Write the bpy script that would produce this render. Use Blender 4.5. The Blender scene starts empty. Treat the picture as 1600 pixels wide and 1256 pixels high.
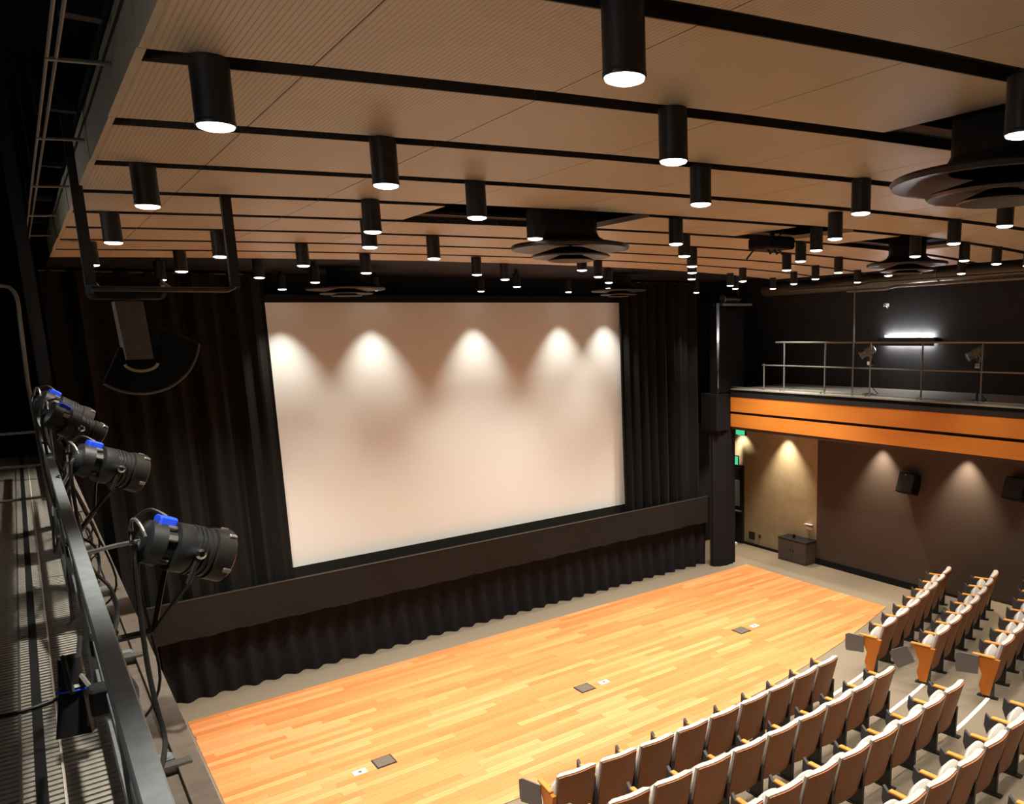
import bpy, math, random
from mathutils import Vector, Matrix
random.seed(7)
PI = math.pi
SC = bpy.context.scene
COL = SC.collection

# ------------------------------------------------------------------ camera, world, exposure
EYE = Vector((0.0, 0.0, 5.7))                      # standing on the side catwalk
YAW, PITCH, ROLL = 0.6647, 0.1851, -0.0233
FPX, PPX, PPY = 1234.85, 1010.98, 742.51           # focal length and principal point in 1600x1256 pixels
fw = Vector((math.sin(YAW)*math.cos(PITCH), math.cos(YAW)*math.cos(PITCH), -math.sin(PITCH)))
r0 = Vector((math.cos(YAW), -math.sin(YAW), 0)); u0 = r0.cross(fw)
rt = math.cos(ROLL)*r0 + math.sin(ROLL)*u0
up = -math.sin(ROLL)*r0 + math.cos(ROLL)*u0
cd = bpy.data.cameras.new('camera'); cam = bpy.data.objects.new('camera', cd); COL.objects.link(cam)
cam.matrix_world = Matrix(((rt.x, up.x, -fw.x, EYE.x), (rt.y, up.y, -fw.y, EYE.y), (rt.z, up.z, -fw.z, EYE.z), (0, 0, 0, 1)))
cd.sensor_fit = 'HORIZONTAL'; cd.sensor_width = 36.0; cd.lens = FPX/1600*36
cd.shift_x = (800-PPX)/1600; cd.shift_y = (PPY-628)/1600
cd.clip_start = 0.05; cd.clip_end = 80
SC.camera = cam
w = bpy.data.worlds.new('world'); SC.world = w; w.use_nodes = True
w.node_tree.nodes['Background'].inputs[0].default_value = (0.004, 0.0038, 0.0035, 1)
w.node_tree.nodes['Background'].inputs[1].default_value = 1.0
SC.view_settings.view_transform = 'Standard'; SC.view_settings.look = 'None'
SC.cycles.max_bounces = 4; SC.cycles.diffuse_bounces = 3; SC.cycles.glossy_bounces = 2
SC.view_settings.exposure = 0.17; SC.view_settings.gamma = 1.0; SC.view_settings.use_curve_mapping = False

LAMP_W = 290.0            # each ceiling downlight
LAMP_COL = (1.0, 0.965, 0.86)
WALL_W = 300.0            # each soffit downlight under the balcony
TUBE_STR = 60.0          # fluorescent tube emission

# ------------------------------------------------------------------ materials
def srgb(r, g, b):
    f = lambda c: (c/255/12.92) if c <= 10 else ((c/255+0.055)/1.055)**2.4
    return (f(r), f(g), f(b), 1)
def base_mat(name, col, rough=0.6, metal=0.0, spec=0.5):
    m = bpy.data.materials.new(name); m.use_nodes = True
    b = m.node_tree.nodes['Principled BSDF']
    b.inputs['Base Color'].default_value = col if len(col) == 4 else (*col, 1)
    b.inputs['Roughness'].default_value = rough; b.inputs['Metallic'].default_value = metal
    b.inputs['Specular IOR Level'].default_value = spec
    return m
def nd(m, t, **kw):
    n = m.node_tree.nodes.new(t)
    for k, v in kw.items(): setattr(n, k, v)
    return n
def lk(m, a, b): m.node_tree.links.new(a, b)
def ramp(m, fac, stops):
    r = nd(m, 'ShaderNodeValToRGB'); e = r.color_ramp.elements
    while len(e) < len(stops): e.new(0.5)
    for i, (p, c) in enumerate(stops): e[i].position = p; e[i].color = c if len(c) == 4 else (*c, 1)
    lk(m, fac, r.inputs[0]); return r.outputs[0]
def noise_mat(name, c1, c2, scale=20, rough=0.7, bump=0.0, stretch=(1, 1, 1), spec=0.3, metal=0.0, detail=4):
    m = base_mat(name, c1, rough, metal, spec); b = m.node_tree.nodes['Principled BSDF']
    tc = nd(m, 'ShaderNodeTexCoord'); mp = nd(m, 'ShaderNodeMapping'); mp.inputs['Scale'].default_value = stretch
    nz = nd(m, 'ShaderNodeTexNoise'); nz.inputs['Scale'].default_value = scale; nz.inputs['Detail'].default_value = detail
    lk(m, tc.outputs['Object'], mp.inputs[0]); lk(m, mp.outputs[0], nz.inputs['Vector'])
    lk(m, ramp(m, nz.outputs['Fac'], [(0.35, c1), (0.65, c2)]), b.inputs['Base Color'])
    if bump:
        bp = nd(m, 'ShaderNodeBump'); bp.inputs['Strength'].default_value = bump; bp.inputs['Distance'].default_value = 0.01
        lk(m, nz.outputs['Fac'], bp.inputs['Height']); lk(m, bp.outputs[0], b.inputs['Normal'])
    return m
def emit_mat(name, col, s):
    m = bpy.data.materials.new(name); m.use_nodes = True; nt = m.node_tree; nt.nodes.clear()
    e = nt.nodes.new('ShaderNodeEmission'); o = nt.nodes.new('ShaderNodeOutputMaterial')
    e.inputs[0].default_value = (*col[:3], 1); e.inputs[1].default_value = s; nt.links.new(e.outputs[0], o.inputs[0]); return m

MAT = {}
MAT['black'] = base_mat('black_paint', (0.006, 0.006, 0.007), 0.75, spec=0.2)
MAT['dark_wall'] = noise_mat('dark_wall_paint', (0.010, 0.009, 0.010), (0.013, 0.012, 0.013), 6, 0.8)
MAT['gallery_wall'] = noise_mat('charcoal_gallery_paint', (0.040, 0.040, 0.041), (0.046, 0.046, 0.047), 5, 0.8)
MAT['deck'] = noise_mat('pale_balcony_deck', srgb(136, 130, 120), srgb(150, 143, 132), 14, 0.7)
MAT['curtain'] = noise_mat('black_velour', (0.0135, 0.0128, 0.0115), (0.0185, 0.0175, 0.0155), 90, 0.95, 0.15, spec=0.05)
MAT['skirt'] = noise_mat('black_skirt_cloth', (0.012, 0.011, 0.0125), (0.018, 0.0165, 0.0185), 70, 0.9, 0.1, spec=0.1)
MAT['band'] = noise_mat('charcoal_band_cloth', (0.017, 0.0148, 0.0122), (0.023, 0.020, 0.0165), 40, 0.9, 0.1, spec=0.1)
MAT['screen'] = base_mat('screen_vinyl', (0.81, 0.83, 0.80), 0.9, spec=0.1)
MAT['carpet'] = noise_mat('grey_carpet', srgb(110, 98, 83), srgb(137, 123, 105), 140, 0.95, 0.4, spec=0.05)
MAT['nosing'] = base_mat('pale_nosing', srgb(232, 222, 205), 0.6)
MAT['metal_black'] = base_mat('black_metal', (0.012, 0.012, 0.013), 0.42, 0.0, 0.5)
MAT['metal_grey'] = noise_mat('grey_painted_steel', srgb(112, 117, 118), srgb(124, 129, 130), 25, 0.42, spec=0.5)
MAT['metal_dark'] = base_mat('dark_warm_metal', (0.022, 0.019, 0.016), 0.38, 0.3)
MAT['steel'] = base_mat('bare_steel', srgb(150, 148, 142), 0.35, 0.8)
MAT['chrome'] = base_mat('bright_chrome', srgb(220, 220, 220), 0.18, 1.0)
MAT['pipe'] = base_mat('dull_pipe_steel', srgb(120, 118, 112), 0.5, 0.4)
MAT['grating'] = noise_mat('catwalk_grating', srgb(150, 144, 133), srgb(168, 161, 149), 30, 0.6, spec=0.3)
MAT['ledge'] = noise_mat('brown_ledge', srgb(96, 84, 74), srgb(108, 95, 84), 18, 0.6)
MAT['cushion'] = noise_mat('pale_grey_upholstery', srgb(178, 170, 163), srgb(194, 186, 179), 160, 0.95, 0.15, spec=0.1)
MAT['arm_panel'] = base_mat('dark_grey_plastic', srgb(74, 70, 72), 0.55)
MAT['tablet'] = base_mat('grey_tablet', srgb(112, 104, 102), 0.5)
MAT['cream'] = noise_mat('cream_wall_paint', srgb(170, 154, 123), srgb(178, 162, 131), 4, 0.85, spec=0.15)
MAT['brown_wall'] = noise_mat('brown_fabric_wall', srgb(82, 71, 64), srgb(90, 79, 71), 120, 0.95, 0.1, spec=0.05)
MAT['diffuser'] = base_mat('dark_bronze_diffuser', (0.035, 0.028, 0.022), 0.38, 0.2, 0.5)
MAT['blue'] = base_mat('blue_plastic', srgb(40, 80, 235), 0.4)
MAT['white'] = base_mat('white_plastic', srgb(225, 222, 215), 0.5)
MAT['cable'] = base_mat('black_rubber', (0.01, 0.01, 0.01), 0.55)
MAT['lamp_face'] = emit_mat('lamp_glow', (1.0, 0.95, 0.86), 9.0)
MAT['soffit_face'] = emit_mat('soffit_lamp_glow', (1.0, 0.88, 0.7), 6.0)
for k in ('lamp_face', 'soffit_face'): MAT[k].cycles.emission_sampling = 'NONE'      # the spot inside each lamp lights the room
MAT['tube'] = emit_mat('assumed_work_light_glow', (1.0, 0.97, 0.98), TUBE_STR)  # tubes of the assumed work lights above the catwalk
MAT['tube_balcony'] = emit_mat('balcony_fluorescent_glow', (1.0, 0.97, 0.98), TUBE_STR*2.4)
MAT['exit'] = emit_mat('exit_glow', (0.08, 0.75, 0.38), 0.8)
MAT['duct'] = base_mat('galvanised_duct', srgb(120, 112, 100), 0.4, 0.7)
MAT['box_lid'] = base_mat('floor_box_lid', srgb(104, 92, 82), 0.5, 0.3)

# wood: long grain, tone picked per piece
def wood(name, stops, scale, grain=(0.25, 9, 9), rough=0.4, spec=0.4, attr=False, rand=True):
    m = base_mat(name, stops[0], rough, 0, spec); b = m.node_tree.nodes['Principled BSDF']
    tc = nd(m, 'ShaderNodeTexCoord'); mp = nd(m, 'ShaderNodeMapping'); mp.inputs['Scale'].default_value = grain
    nz = nd(m, 'ShaderNodeTexNoise'); nz.inputs['Scale'].default_value = scale; nz.inputs['Detail'].default_value = 5
    lk(m, tc.outputs['Object'], mp.inputs[0]); lk(m, mp.outputs[0], nz.inputs['Vector'])
    ad = nd(m, 'ShaderNodeMath', operation='MULTIPLY_ADD'); ad.inputs[1].default_value = 0.55
    lk(m, nz.outputs['Fac'], ad.inputs[0])
    if attr:
        at = nd(m, 'ShaderNodeAttribute'); at.attribute_name = 'tone'; t = at.outputs['Fac']
    else:
        oi = nd(m, 'ShaderNodeObjectInfo'); t = oi.outputs['Random']
    mu = nd(m, 'ShaderNodeMath', operation='MULTIPLY'); mu.inputs[1].default_value = 0.5 if rand else 0.15
    lk(m, t, mu.inputs[0]); lk(m, mu.outputs[0], ad.inputs[2])
    n = len(stops)
    lk(m, ramp(m, ad.outputs[0], [(0.15+0.7*i/(n-1), c) for i, c in enumerate(stops)]), b.inputs['Base Color'])
    return m
MAT['stage_wood'] = wood('stage_hardwood', [srgb(176, 104, 56), srgb(195, 120, 68), srgb(205, 131, 79), srgb(215, 149, 98)], 3.0, attr=True, rough=0.42, spec=0.35)
MAT['fascia_wood'] = wood('orange_fascia_wood', [srgb(204, 122, 44), srgb(216, 134, 52), srgb(224, 144, 60)], 1.2, (6, 0.3, 6), 0.45, rand=False)
MAT['shell'] = wood('walnut_seat_shell', [srgb(140, 86, 52), srgb(154, 97, 60), srgb(164, 106, 68)], 6, (7, 7, 0.6), 0.5)
MAT['arm_wood'] = wood('honey_arm_wood', [srgb(196, 124, 52), srgb(212, 142, 66), srgb(222, 156, 80)], 6, (8, 0.6, 8), 0.45)
MAT['end_wood'] = wood('orange_end_wood', [srgb(190, 104, 26), srgb(204, 116, 34), srgb(212, 126, 42)], 5, (7, 7, 0.6), 0.45)

# ceiling panel: tan veneer with fine grooves that run towards the stage
def ceiling_mat():
    m = base_mat('ribbed_tan_ceiling', srgb(170, 146, 116), 0.42, 0, 0.35); b = m.node_tree.nodes['Principled BSDF']
    tc = nd(m, 'ShaderNodeTexCoord'); sx = nd(m, 'ShaderNodeSeparateXYZ'); lk(m, tc.outputs['Object'], sx.inputs[0])
    mu = nd(m, 'ShaderNodeMath', operation='MULTIPLY'); mu.inputs[1].default_value = 1/0.019; lk(m, sx.outputs['X'], mu.inputs[0])
    fr = nd(m, 'ShaderNodeMath', operation='FRACT'); lk(m, mu.outputs[0], fr.inputs[0])
    g = ramp(m, fr.outputs[0], [(0.0, (0, 0, 0, 1)), (0.12, (0, 0, 0, 1)), (0.24, (1, 1, 1, 1)), (0.9, (1, 1, 1, 1)), (1.0, (0, 0, 0, 1))])
    nz = nd(m, 'ShaderNodeTexNoise'); nz.inputs['Scale'].default_value = 1.3; nz.inputs['Detail'].default_value = 6
    lk(m, tc.outputs['Object'], nz.inputs['Vector'])
    c = ramp(m, nz.outputs['Fac'], [(0.3, srgb(190, 174, 147)), (0.7, srgb(200, 184, 157))])
    mx = nd(m, 'ShaderNodeMix', data_type='RGBA'); lk(m, g, mx.inputs['Factor'])
    mx.inputs['A'].default_value = srgb(170, 154, 128); lk(m, c, mx.inputs['B']); lk(m, mx.outputs['Result'], b.inputs['Base Color'])
    bp = nd(m, 'ShaderNodeBump'); bp.inputs['Strength'].default_value = 0.25; bp.inputs['Distance'].default_value = 0.004
    lk(m, g, bp.inputs['Height']); lk(m, bp.outputs[0], b.inputs['Normal'])
    return m
MAT['ceiling'] = ceiling_mat()
MAT['edge'] = base_mat('dark_edge_strip', srgb(44, 36, 28), 0.6)
MAT['fascia_grey'] = base_mat('olive_grey_panel_edge', srgb(176, 168, 146), 0.5)

# ------------------------------------------------------------------ mesh helpers
class MB:
    def __init__(s): s.v, s.f, s.t = [], [], []
    def add(s, vs, fs, tone=None):
        o = len(s.v); s.v += [tuple(q) for q in vs]; s.f += [tuple(i+o for i in f) for f in fs]
        if tone is not None: s.t += [tone]*len(fs)
        return s
    def box(s, lo, hi, M=None):
        (a, b, c), (d, e, f) = lo, hi
        vs = [Vector(q) for q in ((a,b,c),(d,b,c),(d,e,c),(a,e,c),(a,b,f),(d,b,f),(d,e,f),(a,e,f))]
        if M: vs = [M @ q for q in vs]
        return s.add(vs, [(3,2,1,0),(4,5,6,7),(0,1,5,4),(1,2,6,5),(2,3,7,6),(3,0,4,7)])
    def bevel_box(s, lo, hi, r, M=None):                    # box with chamfered vertical and horizontal edges
        a, b, c = lo; d, e, f = hi
        def ring(z, k): return [(a+k+r,b+k,z),(d-k-r,b+k,z),(d-k,b+k+r,z),(d-k,e-k-r,z),(d-k-r,e-k,z),(a+k+r,e-k,z),(a+k,e-k-r,z),(a+k,b+k+r,z)]
        rs = [ring(c, r*.6), ring(c+r, 0), ring(f-r, 0), ring(f, r*.6)]
        vs = [Vector(q) for R in rs for q in R]
        if M: vs = [M @ q for q in vs]
        fs = [tuple(range(7, -1, -1)), tuple(range(24, 32))]
        for k in range(3):
            for i in range(8): fs.append((k*8+i, k*8+(i+1) % 8, k*8+8+(i+1) % 8, k*8+8+i))
        return s.add(vs, fs)
    def prism(s, poly, z0, z1, M=None, tone=None):          # counter-clockwise outline in xy
        n = len(poly); vs = [Vector((x, y, z0)) for x, y in poly] + [Vector((x, y, z1)) for x, y in poly]
        if M: vs = [M @ q for q in vs]
        fs = [tuple(range(n-1, -1, -1)), tuple(range(n, 2*n))] + [(i, (i+1) % n, n+(i+1) % n, n+i) for i in range(n)]
        return s.add(vs, fs, tone)
    def tube(s, pts, r, n=8, cap=True):
        pts = [Vector(p) for p in pts]; vs = []; ref = None
        for i, p in enumerate(pts):
            t = (pts[min(i+1, len(pts)-1)] - pts[max(i-1, 0)]).normalized()
            if ref is None:
                ref = Vector((0, 0, 1)) if abs(t.z) < 0.9 else Vector((1, 0, 0))
            a = (ref - t*ref.dot(t)).normalized(); b = t.cross(a); ref = a
            rr = r[i] if isinstance(r, (list, tuple)) else r
            vs += [p + rr*(math.cos(2*PI*k/n)*a + math.sin(2*PI*k/n)*b) for k in range(n)]
        fs = []
        for i in range(len(pts)-1):
            for k in range(n): fs.append((i*n+k, i*n+(k+1) % n, (i+1)*n+(k+1) % n, (i+1)*n+k))
        if cap: fs += [tuple(range(n-1, -1, -1)), tuple(range((len(pts)-1)*n, len(pts)*n))]
        return s.add(vs, fs)
    def lathe(s, prof, n=24, M=None, c0=True, c1=True):      # profile (radius, z)
        vs = [Vector((r*math.cos(2*PI*k/n), r*math.sin(2*PI*k/n), z)) for r, z in prof for k in range(n)]
        if M: vs = [M @ q for q in vs]
        fs = []
        for i in range(len(prof)-1):
            for k in range(n): fs.append((i*n+k, i*n+(k+1) % n, (i+1)*n+(k+1) % n, (i+1)*n+k))
        if c0: fs.append(tuple(range(n-1, -1, -1)))
        if c1: fs.append(tuple(range((len(prof)-1)*n, len(prof)*n)))
        return s.add(vs, fs)
    def grid(s, fn, nu, nv):                                 # open sheet
        vs = [fn(i/nu, j/nv) for j in range(nv+1) for i in range(nu+1)]
        fs = [(j*(nu+1)+i, j*(nu+1)+i+1, (j+1)*(nu+1)+i+1, (j+1)*(nu+1)+i) for j in range(nv) for i in range(nu)]
        return s.add(vs, fs)
    def slab(s, fa, fb, nu, nv):                             # closed shell between two sheets
        na = (nu+1)*(nv+1)
        va = [fa(i/nu, j/nv) for j in range(nv+1) for i in range(nu+1)]; vb = [fb(i/nu, j/nv) for j in range(nv+1) for i in range(nu+1)]
        q = lambda i, j: j*(nu+1)+i
        fs = [(q(i,j), q(i+1,j), q(i+1,j+1), q(i,j+1)) for j in range(nv) for i in range(nu)]
        fs += [(na+q(i,j), na+q(i,j+1), na+q(i+1,j+1), na+q(i+1,j)) for j in range(nv) for i in range(nu)]
        for i in range(nu):
            fs.append((q(i,0), na+q(i,0), na+q(i+1,0), q(i+1,0))); fs.append((q(i,nv), q(i+1,nv), na+q(i+1,nv), na+q(i,nv)))
        for j in range(nv):
            fs.append((q(0,j), q(0,j+1), na+q(0,j+1), na+q(0,j))); fs.append((q(nu,j), na+q(nu,j), na+q(nu,j+1), q(nu,j+1)))
        return s.add(va+vb, fs)
    def mesh(s, name, mat, smooth=False):
        me = bpy.data.meshes.new(name); me.from_pydata(s.v, [], s.f); me.materials.append(MAT[mat])
        if s.t:
            a = me.attributes.new('tone', 'FLOAT', 'FACE'); a.data.foreach_set('value', s.t)
        if smooth:
            me.polygons.foreach_set('use_smooth', [True]*len(me.polygons))
            me.set_sharp_from_angle(angle=math.radians(38))
        me.update(); return me
    def build(s, name, mat, parent=None, loc=None, smooth=False):
        return link(name, s.mesh(name, mat, smooth), parent, loc)
def smooth(pts, n=6):
    P = [Vector(p) for p in pts]; out = []
    for k in range(len(P)-1):
        a, b, c, d = P[max(k-1, 0)], P[k], P[k+1], P[min(k+2, len(P)-1)]
        for i in range(n):
            t = i/n; out.append(0.5*((2*b) + (c-a)*t + (2*a-5*b+4*c-d)*t*t + (3*b-a-3*c+d)*t**3))
    return out + [P[-1]]
def link(name, data, parent=None, loc=None):
    o = bpy.data.objects.new(name, data); COL.objects.link(o)
    if parent: o.parent = parent
    if loc is not None: o.location = loc
    return o
def tag(o, label, cat, group=None):
    o['label'] = label; o['category'] = cat
    if group: o['group'] = group
    return o
def empty(name, loc=(0, 0, 0), rz=0.0):
    o = link(name, None, None, loc); o.rotation_euler = (0, 0, rz); o.empty_display_size = 0.1; return o
def struct(o): o['kind'] = 'structure'; return o
def frame(o, d, upv=(0, 0, 1)):                              # matrix with local +z along d
    d = Vector(d).normalized(); x = Vector(upv).cross(d).normalized(); y = d.cross(x)
    return Matrix(((x.x, y.x, d.x, o[0]), (x.y, y.y, d.y, o[1]), (x.z, y.z, d.z, o[2]), (0, 0, 0, 1)))
ORD = ['first', 'second', 'third', 'fourth', 'fifth', 'sixth', 'seventh', 'eighth', 'ninth', 'tenth', 'eleventh', 'twelfth', 'thirteenth', 'fourteenth', 'fifteenth', 'sixteenth', 'seventeenth', 'eighteenth']

# ------------------------------------------------------------------ the room shell
SX, SY = 14.5, 15.3                      # right wall under the balcony, wall behind the screen
def wall(name, lo, hi, mat): return struct(MB().box(lo, hi).build(name, mat))
f = wall('floor', (-2.0, -5.0, -0.2), (15.6, SY, 0.0), 'carpet')
wall('wall_left', (-2.2, -5.0, -0.2), (-1.35, SY, 8.2), 'dark_wall')
wall('wall_front', (-2.2, SY, -0.2), (15.6, SY+0.2, 8.2), 'dark_wall')
wall('wall_back', (-2.2, -5.2, -0.2), (15.6, -5.0, 8.2), 'dark_wall')
wall('wall_right_upper', (14.95, -5.0, 3.3), (15.6, SY, 8.2), 'gallery_wall')
wall('wall_right_brown', (SX, -5.0, 0.0), (15.6, 11.97, 3.3), 'brown_wall')
wall('wall_right_cream', (SX+0.03, 11.97, 0.0), (15.6, 14.42, 3.3), 'cream')
wall('wall_right_dark', (SX-0.05, 14.42, 0.0), (15.6, SY, 2.10), 'dark_wall')
wall('wall_right_lintel', (SX+0.03, 14.42, 2.10), (15.6, SY, 3.3), 'cream')
wall('baseboard_right', (SX-0.03, -5.0, 0.0), (SX, 11.97, 0.15), 'black')
wall('baseboard_cream', (SX-0.01, 11.97, 0.0), (SX+0.03, 14.42, 0.06), 'black')
wall('ceiling_roof', (-2.2, -5.2, 8.2), (15.6, SY+0.2, 8.4), 'black')

# ------------------------------------------------------------------ stepped tan ceiling
CC = (2.4576, 1.0409, -0.257, 0.0151, -0.0204, 0.0023)
def yn(n, X): return CC[0] + CC[1]*n + CC[2]*X + CC[3]*X*X + CC[4]*n*X + CC[5]*n*X*X
ZC, STEP = 6.64, 0.066
XS = [0.47, 0.965] + [1.84+0.877*k for k in range(13)]; XS = [x for x in XS if x < 12.8] + [12.93]
OPEN = {(4, 3), (4, 4), (0, 4), (0, 5), (4, 9), (4, 10), (4, 7)}     # bays left out for diffusers and the projector
SLOT = 0.15
ceil = struct(empty('ceiling'))
BOX6 = [(3,2,1,0),(4,5,6,7),(0,1,5,4),(1,2,6,5),(2,3,7,6),(3,0,4,7)]
for n in range(-3, 9):
    for k in range(len(XS)-1):
        if (n, k) in OPEN: continue
        a, b = XS[k]+0.0025, XS[k+1]-0.0025
        p = [(a, yn(n, a)), (b, yn(n, b)), (b, yn(n+1, b)-SLOT), (a, yn(n+1, a)-SLOT)]
        lo = [(x, y, ZC) for x, y in p]
        o = MB().add(lo+[(x, y, z+0.045) for x, y, z in lo], BOX6).build('panel', 'ceiling', ceil)
        # dark lip facing the slot, the gap's shade put into its colour
        lo = [(a, yn(n, a)-.006, ZC+.001), (b, yn(n, b)-.006, ZC+.001), (b, yn(n, b)-.0005, ZC+.001), (a, yn(n, a)-.0005, ZC+.001)]
        MB().add(lo+[(x, y, z+0.05) for x, y, z in lo], BOX6).build('lip', 'edge', o)
    for (k0, k1) in ((0, 5), (5, 10), (10, len(XS)-1)):      # dark channel in the slot between two rows of panels
        nseg = 6; m = MB(); A, B = XS[k0], XS[k1]
        pts = [A+(B-A)*i/nseg for i in range(nseg+1)]
        for x0, x1 in zip(pts[:-1], pts[1:]):
            y0, y1 = yn(n, x0), yn(n, x1)
            lo = [(x0, y0-SLOT-.03, ZC+.052), (x1, y1-SLOT-.03, ZC+.052), (x1, y1+.03, ZC+.052), (x0, y0+.03, ZC+.052)]
            m.add(lo+[(x, y, ZC+0.075) for x, y, z in lo], BOX6)
        m.build('channel', 'edge', ceil)
    y0, y1 = yn(n, 0.46), yn(n+1, 0.46)-SLOT                 # upstand on the catwalk side of each row
    off = 0.014*(n % 2)
    lo = [(0.447-off*.3, y0-SLOT+.003, ZC), (0.4715, y0-SLOT+.003, ZC), (0.4715, y1-.003, ZC), (0.447-off*.3, y1-.003, ZC)]
    MB().add(lo+[(x, y-.03*0, ZC+0.25) for x, y, z in lo], BOX6).build('upstand', 'fascia_grey', ceil)
# black plaster ceiling between the panels and the screen, and the plenum above the panels
pts = [(XS[0]+(XS[-1]-XS[0])*i/16) for i in range(17)]
poly = [(x, yn(9, x)-0.01) for x in pts] + [(XS[-1], 14.6), (XS[0], 14.6)]
struct(MB().prism(poly, 6.70, 6.78).build('ceiling_stage', 'black'))
wall('ceiling_plenum', (0.49, -1.5, 7.05), (12.9, 13.9, 7.10), 'black')
def ceil_z(x, y):
    if y >= yn(9, x): return 6.70
    for n in range(-3, 10):
        if yn(n, x)-SLOT-.03 <= y <= yn(n, x)+.03: return ZC+.052
    return ZC

# ------------------------------------------------------------------ timber stage floor, plank by plank
WX0, WX1, WY1 = 1.30, 13.20, 13.03
def wfront(x): return 7.96 + 0.0213*(x-6.0)**2
stage = struct(empty('floor_stage'))
PW = 0.118; planks = []
row = 0; y = WY1
while y > 7.9:
    ya, yb = y-PW, y
    x = WX0 - random.uniform(0, 1.2)
    while x < WX1:
        L = random.choice((0.9, 1.2, 1.5, 1.8)) * random.uniform(0.9, 1.1)
        a, b = max(x, WX0), min(x+L, WX1); x += L
        if b-a < 0.02: continue
        hw = math.sqrt(max(0.0, (yb-0.004-7.96)/0.0213))
        a, b = max(a, 6.0-hw), min(b, 6.0+hw)
        if b-a < 0.02: continue
        flat = wfront(a) <= ya and wfront(b) <= ya
        nn = 1 if flat else 6; low = [(a+0.001+(b-a-0.002)*i/nn) for i in range(nn+1)]
        bot = [(q, min(max(ya+0.001, wfront(q)), yb-0.002)) for q in low]
        planks.append((bot + [(low[-1], yb-0.001), (low[0], yb-0.001)], random.random(), (a+b)/2, (ya+yb)/2))
    y -= PW
planks.sort(key=lambda p: math.hypot(p[2], p[3]))
rest = MB()
for i, (poly, tone, cx, cy) in enumerate(planks):
    h = 0.010 + 0.0012*tone
    if i < 300: MB().prism([(px-cx, py-cy) for px, py in poly], 0.0, h, None, tone).build('plank', 'stage_wood', stage, (cx, cy, 0))
    else: rest.prism(poly, 0.0, h, None, tone)
if rest.v:
    o = rest.build('plank_field', 'stage_wood', stage); o['kind'] = 'stuff'

for nm, (x, y), (x2, y2), lab in (
        ('floor_box', (3.18, 9.97), (2.84, 9.92), 'dark square floor box in the timber stage nearest the catwalk'),
        ('floor_box', (6.48, 10.03), (6.84, 10.0), 'dark square floor box in the middle of the timber stage'),
        ('floor_box', (10.10, 10.10), (10.45, 10.1), 'dark square floor box in the timber stage nearest the balcony')):
    e = empty(nm, (x, y, 0.0105)); tag(e, lab, 'floor box', 'floor boxes in the stage')
    MB().box((-.135, -.135, 0), (.135, .135, .006)).build('frame', 'metal_black', e)
    MB().bevel_box((-.118, -.118, .006), (.118, .118, .010), .003).build('lid', 'box_lid', e); ll = e.children[-1]
    MB().box((-.03, -.012, .010), (.03, .012, .013)).build('lift_tab', 'steel', ll)
    where = {3.18: 'nearest the catwalk', 6.48: 'in the middle of the stage', 10.10: 'nearest the balcony'}[x]
    o = empty('outlet_plate', (x2, y2, 0.0105)); tag(o, 'small pale outlet plate beside the dark floor box ' + where, 'outlet', 'pale outlet plates in the stage')
    MB().bevel_box((-.085, -.06, 0), (.085, .06, .005), .002).build('plate', 'white', o)
    MB().lathe([(.028, .005), (.028, .008), (.02, .008)], 12).build('cap', 'steel', o)

# ------------------------------------------------------------------ seating tiers, steps and seats
ARC_X, ARC_C = 6.2, 0.0239
ROWY = [6.64, 5.69, 4.69, 3.68, 2.68]
ROWZ = [0.10, 0.25, 0.40, 0.55, 0.70]
def arc(r, x): return ROWY[r] + ARC_C*(x-ARC_X)**2
EDGE = [0.33, 0.24, 0.22, 0.22, 0.22]
for r in range(5):
    xs = [0.6 + (SX-0.04-0.6)*i/28 for i in range(29)]
    poly = [(0.6, -4.9), (SX-0.04, -4.9)] + [(x, arc(r, x)+EDGE[r]) for x in reversed(xs)]
    z0 = 0.0 if r == 0 else ROWZ[r-1]
    struct(MB().prism(poly, z0, ROWZ[r]).build('floor_tier', 'carpet'))
    if r < 4:
        xs = [9.02 + 1.20*i/6 for i in range(7)]
        m = MB()
        p = [(x, arc(r, x)+EDGE[r]+0.012) for x in reversed(xs)]; q = [(x, arc(r, x)+EDGE[r]-0.045) for x in xs]
        m.prism(q+p, ROWZ[r]-0.03, ROWZ[r]+0.006)
        tag(m.build('step_nosing', 'nosing'), 'pale nosing strip on the %s aisle step up from the stage' % ORD[r], 'step nosing', 'aisle step nosings')

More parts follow.
